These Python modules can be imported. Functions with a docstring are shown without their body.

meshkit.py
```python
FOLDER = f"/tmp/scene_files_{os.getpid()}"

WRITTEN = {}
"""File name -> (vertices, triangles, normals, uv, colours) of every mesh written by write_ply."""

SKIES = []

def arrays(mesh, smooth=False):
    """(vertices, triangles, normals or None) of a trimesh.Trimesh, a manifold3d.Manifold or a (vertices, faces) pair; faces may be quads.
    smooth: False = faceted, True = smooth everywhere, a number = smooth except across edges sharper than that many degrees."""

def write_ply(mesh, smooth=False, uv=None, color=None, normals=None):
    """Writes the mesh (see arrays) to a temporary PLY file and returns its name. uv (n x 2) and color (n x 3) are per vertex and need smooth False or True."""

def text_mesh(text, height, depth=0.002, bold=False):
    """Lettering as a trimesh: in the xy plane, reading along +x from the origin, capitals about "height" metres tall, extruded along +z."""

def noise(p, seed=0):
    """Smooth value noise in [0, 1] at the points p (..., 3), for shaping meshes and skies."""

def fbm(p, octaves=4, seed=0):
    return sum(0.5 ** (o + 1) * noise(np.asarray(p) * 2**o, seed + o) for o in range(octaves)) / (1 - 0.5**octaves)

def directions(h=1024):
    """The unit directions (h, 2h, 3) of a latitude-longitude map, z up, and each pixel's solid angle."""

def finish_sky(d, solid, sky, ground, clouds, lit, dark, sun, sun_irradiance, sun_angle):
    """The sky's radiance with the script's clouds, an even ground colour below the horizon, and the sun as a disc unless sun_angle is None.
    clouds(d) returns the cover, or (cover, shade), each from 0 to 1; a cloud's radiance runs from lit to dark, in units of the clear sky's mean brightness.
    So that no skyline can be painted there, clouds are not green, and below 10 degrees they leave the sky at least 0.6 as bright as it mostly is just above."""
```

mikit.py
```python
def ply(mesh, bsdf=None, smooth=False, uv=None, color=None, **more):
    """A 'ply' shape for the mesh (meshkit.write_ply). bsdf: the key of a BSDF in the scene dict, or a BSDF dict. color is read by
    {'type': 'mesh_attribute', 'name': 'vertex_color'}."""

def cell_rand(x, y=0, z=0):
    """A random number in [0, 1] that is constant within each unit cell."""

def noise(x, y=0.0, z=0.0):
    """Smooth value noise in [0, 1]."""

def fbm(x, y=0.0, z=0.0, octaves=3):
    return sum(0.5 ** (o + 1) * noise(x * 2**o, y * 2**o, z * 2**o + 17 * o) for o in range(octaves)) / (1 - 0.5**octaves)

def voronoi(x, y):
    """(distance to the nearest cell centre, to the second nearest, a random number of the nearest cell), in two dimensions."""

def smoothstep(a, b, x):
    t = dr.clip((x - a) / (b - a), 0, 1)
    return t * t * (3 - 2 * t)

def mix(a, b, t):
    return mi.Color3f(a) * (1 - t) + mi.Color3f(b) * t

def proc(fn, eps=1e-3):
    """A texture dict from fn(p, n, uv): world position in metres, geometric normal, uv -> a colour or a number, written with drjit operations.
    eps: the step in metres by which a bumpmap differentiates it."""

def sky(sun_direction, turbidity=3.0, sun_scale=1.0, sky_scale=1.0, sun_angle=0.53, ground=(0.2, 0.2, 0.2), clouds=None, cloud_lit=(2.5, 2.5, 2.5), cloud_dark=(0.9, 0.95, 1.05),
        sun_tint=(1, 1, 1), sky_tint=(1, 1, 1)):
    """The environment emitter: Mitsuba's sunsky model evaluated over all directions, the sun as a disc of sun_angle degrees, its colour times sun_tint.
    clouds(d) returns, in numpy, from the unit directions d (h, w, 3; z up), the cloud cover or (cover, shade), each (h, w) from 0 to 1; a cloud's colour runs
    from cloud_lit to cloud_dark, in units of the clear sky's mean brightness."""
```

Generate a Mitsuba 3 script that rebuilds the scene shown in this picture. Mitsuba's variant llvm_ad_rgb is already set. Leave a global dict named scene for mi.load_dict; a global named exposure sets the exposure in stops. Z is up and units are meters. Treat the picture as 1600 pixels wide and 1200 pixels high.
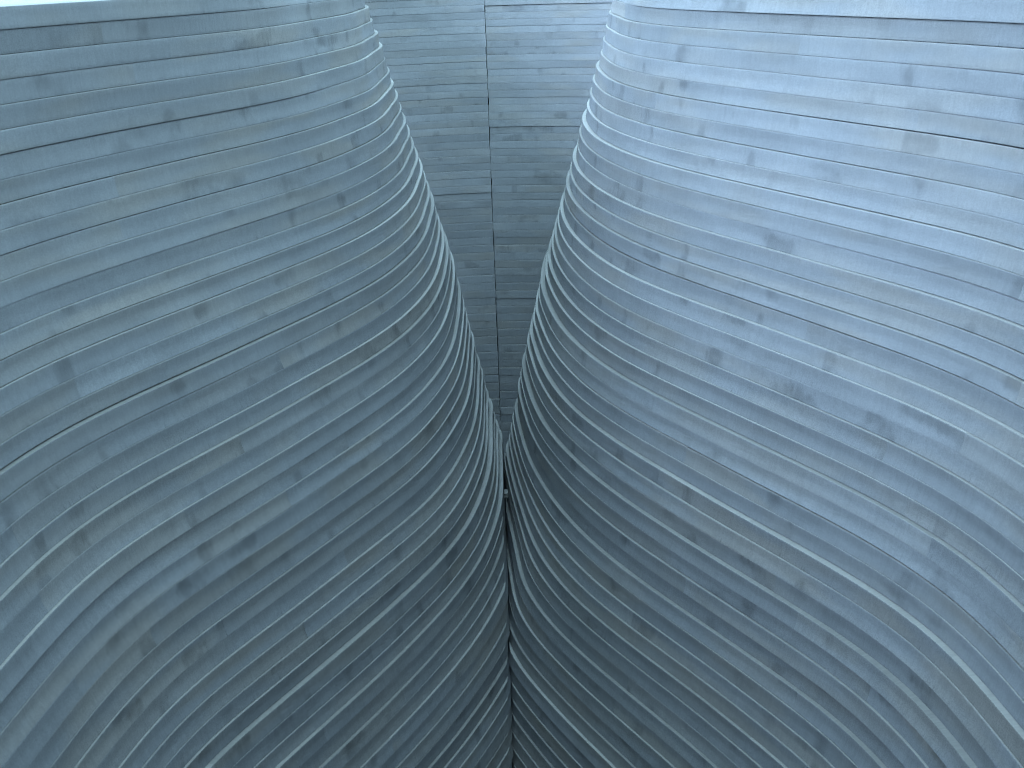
import math
import numpy as np
import drjit as dr
import mitsuba as mi
import mikit, meshkit
from mikit import noise, fbm, voronoi, cell_rand, smoothstep, mix
from scipy.interpolate import RectBivariateSpline

T = mi.ScalarTransform4f
scene, labels = {"type": "scene"}, {}

# ------------------------------------------------------------------ camera
EYE = 1.98                      # the photographer's eye above the ground
PITCH, ROLL = math.atan2(659.0, 1556.0), math.atan(0.0329)
fwd = np.array([0.0, math.cos(PITCH), -math.sin(PITCH)])
r0 = np.array([1.0, 0.0, 0.0])
u0 = np.cross(r0, fwd)
right = math.cos(ROLL) * r0 - math.sin(ROLL) * u0
up = np.cross(right, fwd)
eye = np.array([0.0, 0.0, EYE])
scene["camera"] = {
    "type": "perspective", "fov": 2 * math.degrees(math.atan(800 / 1556.0)), "fov_axis": "x",
    "near_clip": 0.05, "far_clip": 2000.0,
    "to_world": T().look_at(origin=eye.tolist(), target=(eye + fwd).tolist(), up=up.tolist()),
}

# ------------------------------------------------------------------ light: the blue light of an overcast sky, brightest high on the left
scene["daylight"] = mikit.sky((-0.76, -0.39, 0.47), turbidity=3, sun_scale=0.3, sun_angle=40, sun_tint=(0.49, 0.86, 1.90),
                              clouds=lambda d: 1.0, cloud_lit=(1.12, 1.76, 2.24))
exposure = 4.24

# ------------------------------------------------------------------ materials
def timber(p, n, uv):
    """Weathered grey timber: a tone for each board, blotches, darker growth nodes, fine marks across the board."""
    u, course = uv.x, dr.floor(uv.y)
    v = uv.y - course
    r1, r2, r3 = cell_rand(course, 3, 1), cell_rand(course, 5, 2), cell_rand(course, 7, 4)
    tone = 0.88 + 0.22 * r1
    blot = fbm(u * 11.0 + r2 * 60.0, v * 0.9 + course * 7.3, 2.0, octaves=4)
    w = u + 0.006 * noise(u * 130.0, course * 1.9, 13.0)
    streak = 0.6 * noise(w * 420.0, v * 1.3 + course * 3.1, 5.0) + 0.4 * noise(w * 900.0, v * 2.0 + course * 2.3, 6.0)
    grain = noise(u * 800.0, v * 26.0, course * 1.3) - 0.5
    fine = noise(u * 1500.0, v * 6.0 + course * 1.7, 9.0)
    edge = noise(u * 190.0, v * 2.0 + course * 5.0, 1.0)
    where = noise(u * 27.0 + r3 * 90.0, v * 0.8 + course * 3.7, 3.0) + 0.16 * (edge - 0.5) + 0.10 * (streak - 0.5) + 0.10 * (noise(u * 5.0, v * 2.0 + course * 9.0) - 0.5)
    node = smoothstep(0.70, 0.97, where) * smoothstep(0.30, 0.62, noise(u * 3.5, course * 2.9, 12.0)) * (0.45 + 0.55 * noise(u * 60.0, v * 2.5 + course * 11.0, 7.0))
    tick = smoothstep(0.90, 0.97, noise(u * 420.0, course * 2.3, 21.0)) * smoothstep(0.45, 0.75, noise(u * 14.0, course * 4.1, 4.0)) * smoothstep(0.35, 0.1, v)
    val = tone * (0.86 + 0.28 * blot) * (0.93 + 0.14 * streak) * (0.96 + 0.08 * fine) * (1.0 + 0.24 * grain)
    val = val * (1.0 - 0.40 * node) * (1.0 - 0.30 * tick)
    warm = smoothstep(0.35, 0.75, fbm(u * 6.0 + r1 * 31.0, v * 0.7 + course * 5.1, 8.0)) * (0.35 + 0.65 * r3)
    col = mix((0.150, 0.156, 0.160), (0.166, 0.158, 0.144), warm * 0.9)
    pale_edge = smoothstep(10000.0, 10001.0, uv.y)                        # the boards' narrow edges are paler and warmer
    col = mix(col, mix((0.172, 0.168, 0.154), (0.262, 0.255, 0.232), dr.square(cell_rand(course, 4, 6))), pale_edge)
    return col * dr.select(pale_edge > 0.5, 0.80 + 0.20 * blot + 0.18 * streak, val)


def timber_gloss(p, n, uv):
    course = dr.floor(uv.y)
    return 0.40 + 0.22 * noise(uv.x * 9.0, uv.y * 1.1 + course * 3.0, 2.0) + 0.10 * cell_rand(course, 2, 9)


def timber_relief(p, n, uv):
    course = dr.floor(uv.y)
    w = uv.x + 0.006 * noise(uv.x * 130.0, course * 1.9, 13.0)
    return 0.7 * noise(w * 420.0, (uv.y - course) * 1.3 + course * 3.1, 5.0) + 0.8 * noise(uv.x * 45.0, uv.y * 1.4 + course * 8.0, 6.0)


scene["weathered_timber"] = {"type": "bumpmap", "arbitrary": mikit.proc(timber_relief, eps=4e-4), "scale": 0.00022,
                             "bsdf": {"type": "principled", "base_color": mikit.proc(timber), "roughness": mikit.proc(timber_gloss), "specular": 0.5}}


def paving(p, n, uv):
    g = fbm(p.x * 1.7, p.y * 1.7, 0.0, octaves=4)
    s = noise(p.x * 130.0, p.y * 130.0)
    return mix((0.19, 0.19, 0.185), (0.26, 0.255, 0.245), g) * (0.9 + 0.2 * s)


scene["pale_paving"] = {"type": "principled", "base_color": mikit.proc(paving), "roughness": 0.8, "specular": 0.3}

# ------------------------------------------------------------------ ground
def sheet(x0, x1, y0, y1, z):
    return (np.array([[x0, y0, z], [x1, y0, z], [x1, y1, z], [x0, y1, z]], float), np.array([[0, 1, 2], [0, 2, 3]]))


scene["ground"] = mikit.ply(sheet(-700, 700, -700, 700, 0.0), "pale_paving")
labels["ground"] = {"label": "pale paved ground beyond the walls, a bright sliver of it above the left wall's top edge", "kind": "structure"}

# ------------------------------------------------------------------ boards
H = 0.030                        # one course
DEPTH = 0.085                    # how deep a board runs into the wall
FAR_SHADE_CREST = 8                    # unseen shading courses added past the pinch and on the hollow wall
SHADE_CREST = 30                       # unseen courses added above eye level to shade the walls below
COURSES = 66                     # from the top at eye level down to the ground


def board_mesh(pts, nrm, ztop, h, gap, tilt, cup, ident, u_start, flare=0.0):
    """One bent board: its front arris follows pts (n x 2, at ztop), its face leans out by tilt towards the bottom and is hollowed by cup.
    flare (n): how far its foot sweeps out over the next board. gap (n): how far its under side stays above the board below."""
    n = len(pts)
    a = 0.0011
    u = u_start + np.r_[0, np.cumsum(np.linalg.norm(np.diff(pts, axis=0), axis=1))]
    fr = np.array([1.0, 0.93, 0.70, 0.45, 0.22, 0.07, 0.0])         # height within the board, top to bottom
    V, F, UV = [], [], []

    def strip(off, z, vv):
        base = sum(len(x) for x in V)
        m = off.shape[1]
        P = pts[:, None, :] + nrm[:, None, :] * off[:, :, None]
        V.append(np.concatenate([P, z[:, :, None]], -1).reshape(-1, 3))
        UV.append(np.stack([np.repeat(u[:, None], m, 1), np.repeat(ident + vv[None], n, 0)], -1).reshape(-1, 2))
        i, j = np.meshgrid(np.arange(n - 1), np.arange(m - 1), indexing="ij")
        q = base + i * m + j
        F.append(np.stack([q, q + 1, q + m + 1, q + m], -1).reshape(-1, 4))

    hh = h - gap
    prof = -tilt[:, None] * 0 + tilt[:, None] * (1 - fr)[None] - cup[:, None] * (4 * fr * (1 - fr))[None]
    prof = prof + (np.zeros(n) + flare)[:, None] * ((1 - fr) ** 2.6)[None]
    zz = ztop - (1 - fr)[None] * hh[:, None]
    off, z = prof.copy(), zz.copy()
    z[:, 1] = ztop - a
    z[:, 5] = zz[:, 6] + a
    off[:, 0] -= a
    off[:, 6] -= a
    off[:, 0] = prof[:, 0] - a
    strip(off, z, np.clip(fr, 0.01, 0.99))
    back = np.full((n, 1), -DEPTH)
    low = np.full((n, 1), ztop - h)
    pale_edge = 20000.0
    strip(np.hstack([back, off[:, :1]]), np.hstack([z[:, :1], z[:, :1]]), pale_edge + np.array([0.1, 0.99]))
    strip(np.hstack([off[:, 6:], back]), np.hstack([z[:, 6:], low]), pale_edge + np.array([0.01, 0.9]))
    strip(np.hstack([back, back]), np.hstack([low, z[:, :1]]), np.array([0.1, 0.9]))
    for e in (0, n - 1):                                            # the sawn ends
        base = sum(len(x) for x in V)
        o = np.r_[off[e], -DEPTH, -DEPTH]
        ze = np.r_[z[e], ztop - h, z[e, 0]]
        V.append(np.c_[pts[e] + nrm[e] * o[:, None], ze])
        UV.append(np.c_[np.full(9, u[e]), ident + np.linspace(0.05, 0.95, 9)])
        fan = [[base + 8, base + k, base + k + 1] if e else [base + 8, base + k + 1, base + k] for k in range(7)]
        F.append(np.array(fan)[:, [0, 1, 2, 2]])
    V, UV = np.vstack(V), np.vstack(UV)
    F = np.vstack(F)
    tri = np.vstack([F[:, [0, 1, 2]], F[:, [0, 2, 3]]])
    tri = tri[(tri[:, 0] != tri[:, 1]) & (tri[:, 1] != tri[:, 2]) & (tri[:, 2] != tri[:, 0])]
    return (V, tri), UV


def normals(p, side):
    t = np.gradient(p, axis=0)
    t /= np.linalg.norm(t, axis=1, keepdims=True)
    return np.c_[t[:, 1], -t[:, 0]] * side


def wobble(u, rng, scale, amount):
    """A slow random wave along a board."""
    seed = rng.uniform(0, 500)
    return amount * 2 * (meshkit.fbm(np.c_[u * scale + seed, 0 * u, 0 * u + seed], 2) - 0.5)


counter = {}


def add(key_parent, name, mesh, uv, flip):
    k = (key_parent, name)
    counter[k] = counter.get(k, -1) + 1
    key = f"{key_parent}__{name}" + (f"_{counter[k]:03d}" if counter[k] else "")
    v, f = mesh
    scene[key] = mikit.ply((v, f[:, ::-1] if flip else f), "weathered_timber", smooth=True, uv=uv)
    return key


# How far each wall's face stands from the camera's axis, in mm: rows every 0.1 m along the way in (from 1 m behind the viewer),
# columns every third course from eye level down. Read from the curves of the courses.
LEFT = [
    [-789,-788,-788,-788,-787,-787,-786,-786,-786,-785,-785,-785,-784,-784,-784,-783,-783,-783,-782,-782],
    [-780,-780,-780,-780,-780,-780,-780,-780,-780,-780,-780,-780,-780,-780,-780,-780,-780,-780,-780,-780],
    [-771,-772,-772,-772,-773,-773,-774,-774,-774,-775,-775,-775,-776,-776,-776,-777,-777,-777,-778,-778],
    [-763,-764,-764,-765,-766,-767,-767,-768,-769,-769,-770,-771,-771,-772,-773,-773,-774,-774,-775,-776],
    [-755,-756,-757,-758,-759,-760,-761,-762,-763,-764,-765,-766,-767,-767,-768,-769,-770,-771,-771,-772],
    [-749,-750,-751,-752,-753,-754,-755,-756,-757,-758,-759,-760,-761,-762,-763,-764,-765,-766,-766,-767],
    [-744,-745,-746,-747,-748,-749,-750,-751,-752,-753,-753,-754,-755,-756,-757,-757,-758,-759,-760,-760],
    [-742,-742,-743,-743,-744,-744,-745,-745,-746,-747,-747,-748,-748,-749,-749,-749,-750,-750,-751,-751],
    [-741,-741,-741,-741,-741,-740,-740,-740,-740,-740,-740,-740,-740,-740,-740,-740,-739,-739,-739,-739],
    [-743,-742,-741,-740,-739,-737,-736,-735,-734,-733,-732,-731,-730,-729,-728,-728,-727,-726,-725,-724],
    [-748,-745,-743,-740,-738,-735,-733,-730,-728,-726,-723,-721,-719,-717,-715,-713,-711,-709,-708,-706],
    [-754,-750,-746,-741,-737,-733,-729,-725,-721,-717,-714,-710,-707,-703,-700,-697,-694,-691,-688,-685],
    [-762,-756,-749,-743,-737,-731,-725,-719,-713,-708,-702,-697,-692,-688,-683,-679,-674,-670,-666,-662],
    [-771,-762,-753,-745,-736,-728,-720,-712,-704,-697,-690,-683,-676,-670,-664,-658,-653,-647,-642,-636],
    [-780,-769,-757,-746,-735,-724,-714,-704,-694,-685,-676,-667,-659,-651,-644,-636,-629,-622,-615,-609],
    [-789,-774,-760,-747,-733,-720,-707,-694,-683,-671,-660,-650,-640,-631,-621,-613,-604,-596,-587,-579],
    [-795,-779,-762,-746,-730,-714,-699,-684,-670,-657,-644,-632,-620,-609,-598,-588,-577,-567,-557,-547],
    [-799,-781,-762,-744,-725,-707,-690,-673,-657,-641,-626,-612,-599,-586,-574,-562,-549,-537,-524,-512],
    [-798,-779,-759,-740,-720,-701,-681,-662,-643,-625,-609,-593,-578,-564,-549,-535,-520,-504,-489,-473],
    [-789,-771,-752,-733,-714,-694,-673,-652,-631,-611,-592,-574,-558,-541,-524,-506,-488,-469,-450,-431],
    [-772,-756,-740,-723,-705,-686,-665,-643,-620,-598,-577,-557,-537,-517,-496,-474,-452,-430,-407,-384],
    [-743,-733,-721,-707,-691,-672,-651,-629,-605,-581,-557,-534,-511,-487,-462,-437,-411,-385,-359,-333],
    [-705,-699,-693,-683,-667,-648,-625,-601,-576,-550,-523,-497,-471,-444,-417,-389,-361,-334,-306,-278],
    [-658,-658,-656,-647,-631,-608,-582,-555,-528,-499,-470,-441,-412,-385,-358,-332,-305,-277,-249,-221],
    [-610,-612,-611,-601,-582,-556,-526,-497,-468,-439,-409,-378,-349,-321,-294,-269,-243,-217,-189,-162],
    [-558,-561,-559,-547,-526,-498,-467,-437,-407,-378,-348,-317,-287,-258,-232,-207,-181,-156,-129,-103],
    [-499,-502,-500,-489,-467,-440,-410,-381,-351,-320,-288,-257,-228,-201,-175,-150,-124,-98,-72,-47],
    [-442,-442,-440,-428,-408,-383,-354,-326,-297,-265,-231,-200,-173,-149,-125,-100,-75,-49,-23,2],
    [-405,-399,-391,-376,-355,-329,-303,-276,-248,-217,-185,-155,-130,-107,-84,-59,-33,-8,18,42],
    [-387,-373,-357,-336,-312,-286,-260,-235,-209,-181,-152,-125,-100,-76,-53,-28,-2,24,49,73],
    [-374,-353,-331,-307,-281,-255,-230,-206,-181,-155,-129,-104,-80,-56,-32,-6,19,44,69,94],
    [-355,-332,-308,-284,-259,-234,-209,-186,-162,-138,-113,-90,-67,-43,-19,5,31,56,82,108],
    [-340,-317,-293,-270,-246,-221,-197,-174,-152,-129,-106,-84,-62,-39,-15,10,36,62,88,115],
    [-334,-311,-289,-266,-241,-216,-192,-169,-147,-126,-104,-83,-62,-39,-15,10,37,64,91,118],
    [-336,-313,-290,-266,-242,-216,-192,-168,-146,-125,-105,-84,-63,-40,-16,10,36,63,91,118],
    [-342,-318,-293,-268,-243,-218,-193,-170,-148,-126,-105,-84,-62,-39,-15,10,36,62,88,115],
    [-350,-325,-299,-273,-248,-223,-199,-175,-152,-129,-107,-85,-62,-39,-16,9,33,58,84,109],
    [-361,-335,-310,-285,-259,-234,-210,-186,-162,-138,-114,-90,-67,-44,-20,4,27,51,75,99],
    [-376,-353,-329,-305,-280,-255,-231,-206,-180,-155,-129,-104,-80,-55,-32,-8,15,39,62,84],
    [-396,-376,-356,-334,-311,-287,-262,-236,-209,-181,-153,-127,-101,-76,-52,-28,-5,18,41,63],
    [-425,-409,-393,-374,-353,-330,-304,-276,-248,-218,-188,-159,-132,-107,-83,-59,-35,-12,11,34],
    [-466,-454,-441,-425,-405,-381,-354,-325,-295,-263,-232,-202,-174,-148,-124,-99,-75,-51,-27,-3],
    [-518,-508,-496,-481,-461,-436,-408,-378,-346,-315,-284,-254,-225,-199,-173,-148,-123,-97,-71,-46],
    [-572,-563,-552,-538,-518,-493,-465,-436,-405,-375,-344,-314,-286,-258,-230,-204,-176,-149,-120,-91],
    [-622,-615,-607,-595,-579,-558,-534,-510,-484,-456,-426,-395,-363,-331,-299,-268,-237,-204,-171,-138]]
RIGHT = [
    [788,788,787,787,787,786,786,785,785,785,784,784,784,783,783,783,782,782,782,782],
    [780,780,780,780,780,780,780,780,780,780,780,780,780,780,780,780,780,780,780,780],
    [772,772,773,773,773,774,774,775,775,775,776,776,776,777,777,777,778,778,778,779],
    [764,765,765,766,767,768,768,769,770,770,771,772,772,773,774,774,775,775,776,777],
    [757,758,759,760,761,762,763,764,764,765,766,767,768,769,770,770,771,772,773,773],
    [750,752,753,754,755,756,757,758,759,760,761,762,763,764,765,765,766,767,768,768],
    [746,747,747,748,749,750,751,752,753,754,755,756,757,757,758,759,759,760,761,761],
    [742,743,743,744,745,745,746,746,747,747,748,748,749,749,750,750,751,751,751,752],
    [741,741,741,741,740,740,740,740,740,740,740,740,740,740,739,739,739,739,739,739],
    [742,741,739,738,737,736,735,733,732,731,730,729,729,728,727,726,725,724,723,722],
    [745,742,739,737,734,731,729,727,724,722,720,718,716,714,712,710,708,706,705,703],
    [749,745,740,736,731,727,723,719,715,711,708,704,701,698,695,692,689,686,683,680],
    [755,748,742,735,729,723,717,711,705,700,694,689,685,680,676,671,667,663,659,655],
    [761,753,744,735,726,718,710,702,694,687,680,673,667,661,655,649,644,638,633,627],
    [768,757,745,734,724,713,703,693,683,674,665,656,648,640,633,625,618,611,604,597],
    [773,760,746,733,720,708,695,683,671,660,649,638,628,619,609,600,591,582,574,565],
    [776,761,746,732,717,702,688,673,659,646,633,620,608,596,585,574,563,552,541,530],
    [776,760,745,729,713,697,681,665,649,633,617,602,588,574,560,547,533,520,506,492],
    [770,756,740,725,709,693,676,658,640,621,603,585,568,552,536,519,502,485,468,451],
    [759,746,733,719,704,688,671,652,632,612,591,570,551,531,511,491,470,449,427,406],
    [739,731,722,711,698,682,664,645,624,603,580,557,533,509,485,460,434,408,382,356],
    [713,710,706,699,688,672,651,629,607,585,561,535,508,480,452,423,393,363,333,303],
    [684,685,685,680,668,649,624,599,574,549,523,495,467,438,408,377,344,312,279,247],
    [652,655,655,648,632,608,581,552,524,496,466,437,408,380,351,320,288,255,221,188],
    [613,612,609,598,578,553,523,493,463,432,401,371,343,316,288,257,225,193,161,128],
    [567,561,553,539,518,491,462,430,399,367,335,305,276,248,220,191,161,131,100,69],
    [517,508,496,480,457,430,399,367,335,304,273,242,212,182,154,126,99,71,42,13],
    [467,456,442,422,397,367,336,304,273,243,214,185,156,125,95,68,42,16,-10,-36],
    [418,404,388,367,339,309,278,247,217,189,163,137,111,81,50,20,-6,-30,-54,-77],
    [370,355,338,317,290,261,231,202,174,146,121,99,76,50,20,-9,-35,-59,-82,-104],
    [329,314,297,277,252,225,197,169,142,115,90,69,50,29,6,-20,-46,-71,-96,-120],
    [303,286,268,248,224,199,172,146,119,93,69,48,30,14,-5,-27,-51,-76,-101,-126],
    [291,272,252,229,205,181,155,130,104,79,55,35,17,1,-16,-35,-57,-80,-104,-129],
    [290,268,245,220,195,170,145,120,95,70,47,26,8,-9,-26,-45,-65,-86,-108,-130],
    [294,270,244,218,192,167,142,117,91,65,42,22,3,-15,-33,-51,-70,-90,-110,-131],
    [297,272,246,220,195,170,145,119,94,69,46,26,7,-12,-30,-50,-69,-90,-111,-132],
    [303,278,254,229,204,179,154,129,103,79,56,36,16,-2,-22,-43,-64,-86,-108,-131],
    [319,295,271,247,222,197,171,145,119,94,71,50,30,10,-11,-33,-57,-80,-104,-127],
    [346,323,299,275,250,224,197,169,143,117,92,70,48,26,2,-22,-47,-71,-95,-118],
    [385,362,339,315,289,261,233,204,176,149,123,98,74,48,21,-5,-31,-55,-78,-101],
    [432,410,388,364,337,309,280,250,220,191,164,137,109,81,52,25,-2,-26,-50,-73],
    [483,462,441,419,393,365,335,304,272,242,212,183,154,125,97,69,42,16,-9,-35],
    [534,515,496,475,451,424,394,362,329,297,267,237,209,180,152,124,97,68,40,12],
    [583,567,551,532,510,484,455,424,393,361,331,302,273,245,216,187,157,126,94,62],
    [629,618,606,592,574,552,527,502,476,449,420,390,358,325,291,257,222,186,149,112]]
ROWS, COLS = np.arange(-10, 35) / 10.0, np.arange(0, 58, 3.0)
SEAM = -0.028                    # where the two walls meet
Y_HOLLOW = 5.08                  # how far off the hollow wall's top stands


def bent_wall(key, table, side, seed, open_joints, proud, crisp):
    rng = np.random.default_rng(seed)
    face = RectBivariateSpline(ROWS, COLS, np.array(table) / 1000.0, kx=3, ky=3)
    ident = 1000 * (1 if side > 0 else 2)
    # unseen courses added above eye level for shade, behind the viewer and past the pinch
    for k, end in [(k, 0) for k in range(1, COURSES)] + [(k, end) for k in range(0, -SHADE_CREST, -1) for end in (-1, 1) if end < 0 or k > -FAR_SHADE_CREST]:
        top = EYE - (1.08 if k == 1 else k) * H
        # unseen, shaped for shade: passage kept narrow up to the hollow wall, pinch repeated behind the viewer
        y = np.r_[np.arange(-1.75, 0.7, 0.06), np.arange(0.7, 3.3, 0.022), np.arange(3.3, 4.95, 0.05)]
        part = 1.0 + 1.8 * min(max((k - 26) / 12.0, 0), 1)              # low down the walls part again sooner
        yy = np.where(y > 2.4, np.maximum(2.4 - (y - 2.4) * part, 0.9), np.where(y < 0.45, 0.9 - y, y))
        x = face.ev(yy, np.full(len(yy), max(float(k), 1.0)))
        line = face.ev(2.4, max(float(k), 1.0)) / 2.4 * y
        line = np.minimum(line, SEAM) if side > 0 else np.maximum(line, SEAM)
        x = np.where(y > 2.4, x + (line - x) * 0.5 * np.clip((y - 2.4) / 0.7, 0, 1) ** 2, x)
        x = np.minimum(x, SEAM - 0.0022) if side > 0 else np.maximum(x, SEAM + 0.0022)
        keep = y < Y_HOLLOW - 0.6 * max(k, 0) * H - 1.5 + np.sqrt(1.5 ** 2 - np.minimum(np.abs(x) + 0.1, 1.4) ** 2) - 0.012
        if k < 1:
            keep = y < 0.45 + 0.02 * k if end < 0 else y > 2.75 - 0.012 * k
        x, y, yy = x[keep], y[keep], yy[keep]
        p = np.c_[x, y]
        nr = normals(p, side)
        u = np.r_[0, np.cumsum(np.linalg.norm(np.diff(p, axis=0), axis=1))]
        p = p + nr * (rng.normal(0, 0.0011) + wobble(u, rng, 1.6, 0.0016))[:, None]
        if k in proud:
            c, wd, amt = proud[k]
            p = p + nr * (amt * 0.001 * np.exp(-((y - c) / wd) ** 2))[:, None]
        p[:, 0] = np.minimum(p[:, 0], SEAM - 0.0015) if side > 0 else np.maximum(p[:, 0], SEAM + 0.0015)
        step = side * (face.ev(yy, np.full(len(yy), max(k + 1.0, 1.0))) - face.ev(yy, np.full(len(yy), max(float(k), 1.0)))) * np.abs(nr[:, 0])
        flare = np.clip(step, 0, 0.02) * np.interp(y, [1.2, 1.7, 2.0, 2.3], [0.92, 0.85, 0.55, 0.30]) * rng.uniform(0.6, 1.08) * (0.6 if k + 1 in crisp else 1.0)
        gap = np.full(len(u), 0.0003)
        if k + 1 in open_joints:
            gap = gap + np.clip(open_joints[k + 1] * 0.0011 + wobble(u, rng, 0.9, 0.0016), 0, 0.0025)
        elif rng.random() < 0.5:
            gap = gap + np.clip(wobble(u, rng, 1.4, 0.0020) + rng.uniform(-0.0006, 0.0002), 0, 0.0010)
        cuts = [0.0, rng.uniform(2.5, 3.6)]
        lean, hollow = rng.normal(0.0, 0.0009) + wobble(u, rng, 1.5, 0.0012), rng.uniform(0.0001, 0.0010)
        while cuts[-1] < u[-1] - 1.8:
            cuts.append(cuts[-1] + rng.uniform(1.3, 2.5))
        cuts[-1] = u[-1]
        for b, (s0, s1) in enumerate(zip(cuts[:-1], cuts[1:])):
            us = np.unique(np.r_[s0 + 0.00004, u[(u > s0 + 0.004) & (u < s1 - 0.004)], s1 - 0.00004])
            q = np.c_[np.interp(us, u, p[:, 0]), np.interp(us, u, p[:, 1])]
            qn = np.c_[np.interp(us, u, nr[:, 0]), np.interp(us, u, nr[:, 1])]
            qn /= np.linalg.norm(qn, axis=1, keepdims=True)
            q = q + qn * rng.normal(0, 0.00008)
            tilt = np.interp(us, u, lean) + rng.normal(0, 0.00012)
            cup = np.full(len(us), hollow)
            ident += 1
            mesh, uv = board_mesh(q, qn, top, (k + 1 - (1.08 if k == 1 else k)) * H, np.interp(us, u, gap), tilt, cup, ident, rng.uniform(0, 3), np.interp(us, u, flare))
            add(key, "board", mesh, uv, side < 0)


bent_wall("timber_stack", LEFT, 1, 11, {7: 0.9, 9: 0.6, 11: 1.0, 15: 0.9, 16: 0.7, 19: 1.0, 23: 0.5, 28: 1.2, 31: 0.5},
          {24: (1.3, 0.4, 1.5), 25: (1.1, 0.3, 2.5), 26: (1.1, 0.3, 2.0), 35: (1.6, 0.4, 2.0), 37: (1.5, 0.4, 1.2), 38: (1.6, 0.4, 1.0)}, ())
labels["timber_stack"] = {"label": "bulging wall of stacked grey timber boards on the left, its top edge just in view", "category": "wooden wall"}
bent_wall("timber_stack_001", RIGHT, -1, 29, {4: 0.6, 5: 0.4, 8: 1.0, 12: 1.1, 16: 0.6, 17: 1.2, 18: 1.6, 25: 1.2, 27: 1.9, 37: 0.7, 41: 0.9},
          {16: (2.2, 0.3, 2.0), 20: (1.2, 0.3, 2.5), 22: (1.1, 0.25, 2.0), 29: (1.2, 0.35, 3.2), 32: (1.1, 0.3, 2.5)}, (22, 29, 30))
labels["timber_stack_001"] = {"label": "bulging wall of stacked timber boards on the right, paler and bluer than its neighbour", "category": "wooden wall"}


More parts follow.
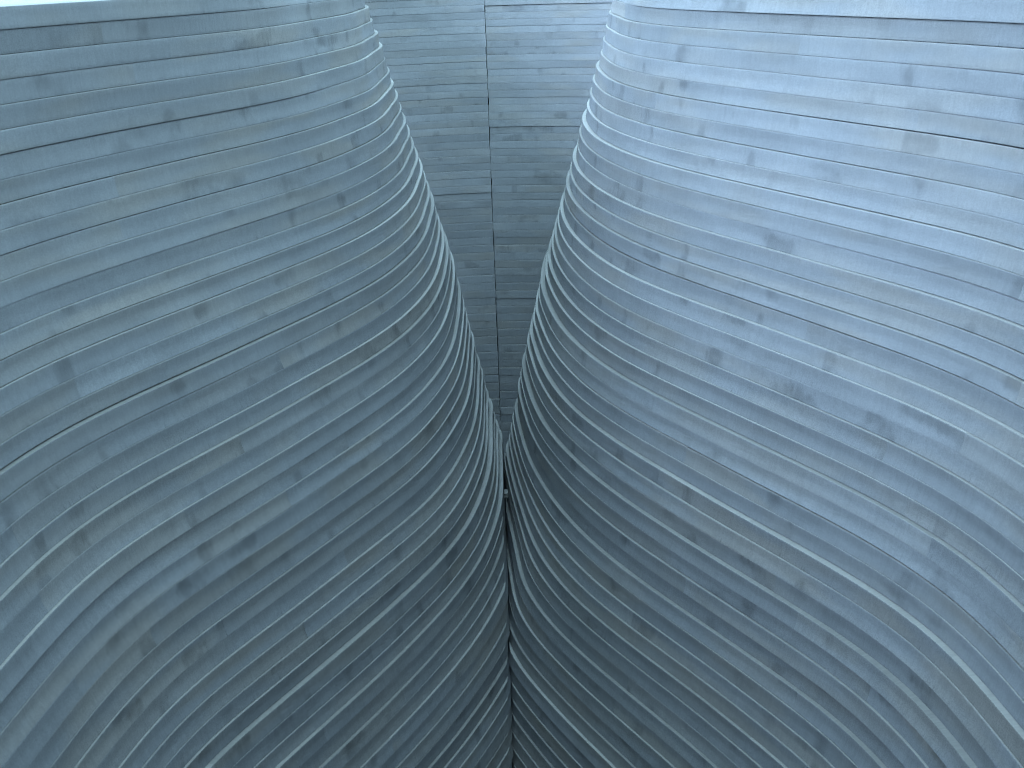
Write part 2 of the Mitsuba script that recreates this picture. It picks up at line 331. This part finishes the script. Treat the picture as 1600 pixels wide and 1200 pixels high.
# ------------------------------------------------------------------ the hollow wall seen through the gap
def hollow_wall(key, seed):
    rng = np.random.default_rng(seed)
    ident, cx, y0, R = 5000, -0.063, Y_HOLLOW, 1.5
    mid = 0.0
    for k in range(-FAR_SHADE_CREST + 1, COURSES):  # the courses above eye level are unseen, added to shade the hollow
        foot = y0 - 0.6 * max(k, 0) * H
        cx = -0.014 * foot
        cy = foot - R                                                              # each course stands further in than the one above
        for half in (0, 1):
            end = mid + rng.normal(0, 0.0005)
            th = np.linspace(-0.62, end - 0.0009, 26) if half == 0 else np.linspace(end + 0.0009, 0.62, 26)
            p = np.c_[cx + R * np.sin(th), cy + R * np.cos(th)]
            nr = -np.c_[np.sin(th), np.cos(th)]
            u = R * (th - th[0])
            p = p + nr * (rng.normal(0, 0.0015) + wobble(u, rng, 1.5, 0.0018))[:, None]
            gap = np.full(len(u), 0.0005)
            if rng.random() < 0.12:
                gap = gap + np.clip(wobble(u, rng, 0.8, 0.003) + 0.0008, 0, 0.002)
            tilt = 0.0172 + rng.normal(0.0, 0.0011) + wobble(u, rng, 1.5, 0.0014)     # each board's face leans with the wall
            ident += 1
            mesh, uv = board_mesh(p, nr, EYE - k * H - half * 0.004, H, gap, tilt, np.full(len(u), rng.uniform(0.0001, 0.0006)), ident, rng.uniform(0, 3))
            add(key, "board", mesh, uv, False)
    # unseen backing added behind the upright joint to stop light showing through
    V = []
    for k in (1, COURSES):
        cx, cy = -0.014 * (y0 - 0.6 * k * H), y0 - 0.6 * k * H - R
        for a, d in ((-0.025, 0.004), (0.025, 0.004), (0.025, 0.05), (-0.025, 0.05)):
            r = R + DEPTH + 0.012 + d
            V.append((cx + r * math.sin(a), cy + r * math.cos(a), EYE - k * H - 0.002))
    box = np.array([[0, 3, 2], [0, 2, 1], [4, 5, 6], [4, 6, 7]] + [t for i in range(4) for t in ([i, (i + 1) % 4, (i + 1) % 4 + 4], [i, (i + 1) % 4 + 4, i + 4])])
    scene[key + "__added_backing"] = mikit.ply((np.array(V), box), "weathered_timber", smooth=False, uv=np.c_[np.linspace(0, 1, 8), np.full(8, 9000.5)])



hollow_wall("timber_stack_002", 47)
labels["timber_stack_002"] = {"label": "hollow-curved board wall far back in the gap, split by a dark upright joint", "category": "wooden wall"}

# ------------------------------------------------------------------ the little wedge caught where the two walls meet
def wedge(key, c):
    w, d, h = 0.0105, 0.016, 0.0075
    P = np.array([[-w, -d, -h], [w, -d * 0.8, -h * 0.9], [w * 0.9, d, -h * 0.8], [-w * 0.9, d, -h * 0.8],
                  [-w * 0.92, -d, h * 0.75], [w, -d * 0.75, h], [w * 0.85, d, h * 0.7], [-w * 0.85, d, h * 0.6]]) * 0.85 + np.array(c)
    f = np.array([[0, 3, 2], [0, 2, 1], [4, 5, 6], [4, 6, 7]] + [t for i in range(4) for t in ([i, (i + 1) % 4, (i + 1) % 4 + 4], [i, (i + 1) % 4 + 4, i + 4])])
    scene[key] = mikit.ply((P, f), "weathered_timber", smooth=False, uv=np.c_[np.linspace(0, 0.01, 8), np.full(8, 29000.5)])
    labels[key] = {"label": "tiny pale wooden wedge caught in the crease where the two bulging walls first touch", "category": "wedge"}


wedge("wooden_wedge", (-0.0280, 2.228, EYE - 1.2456))
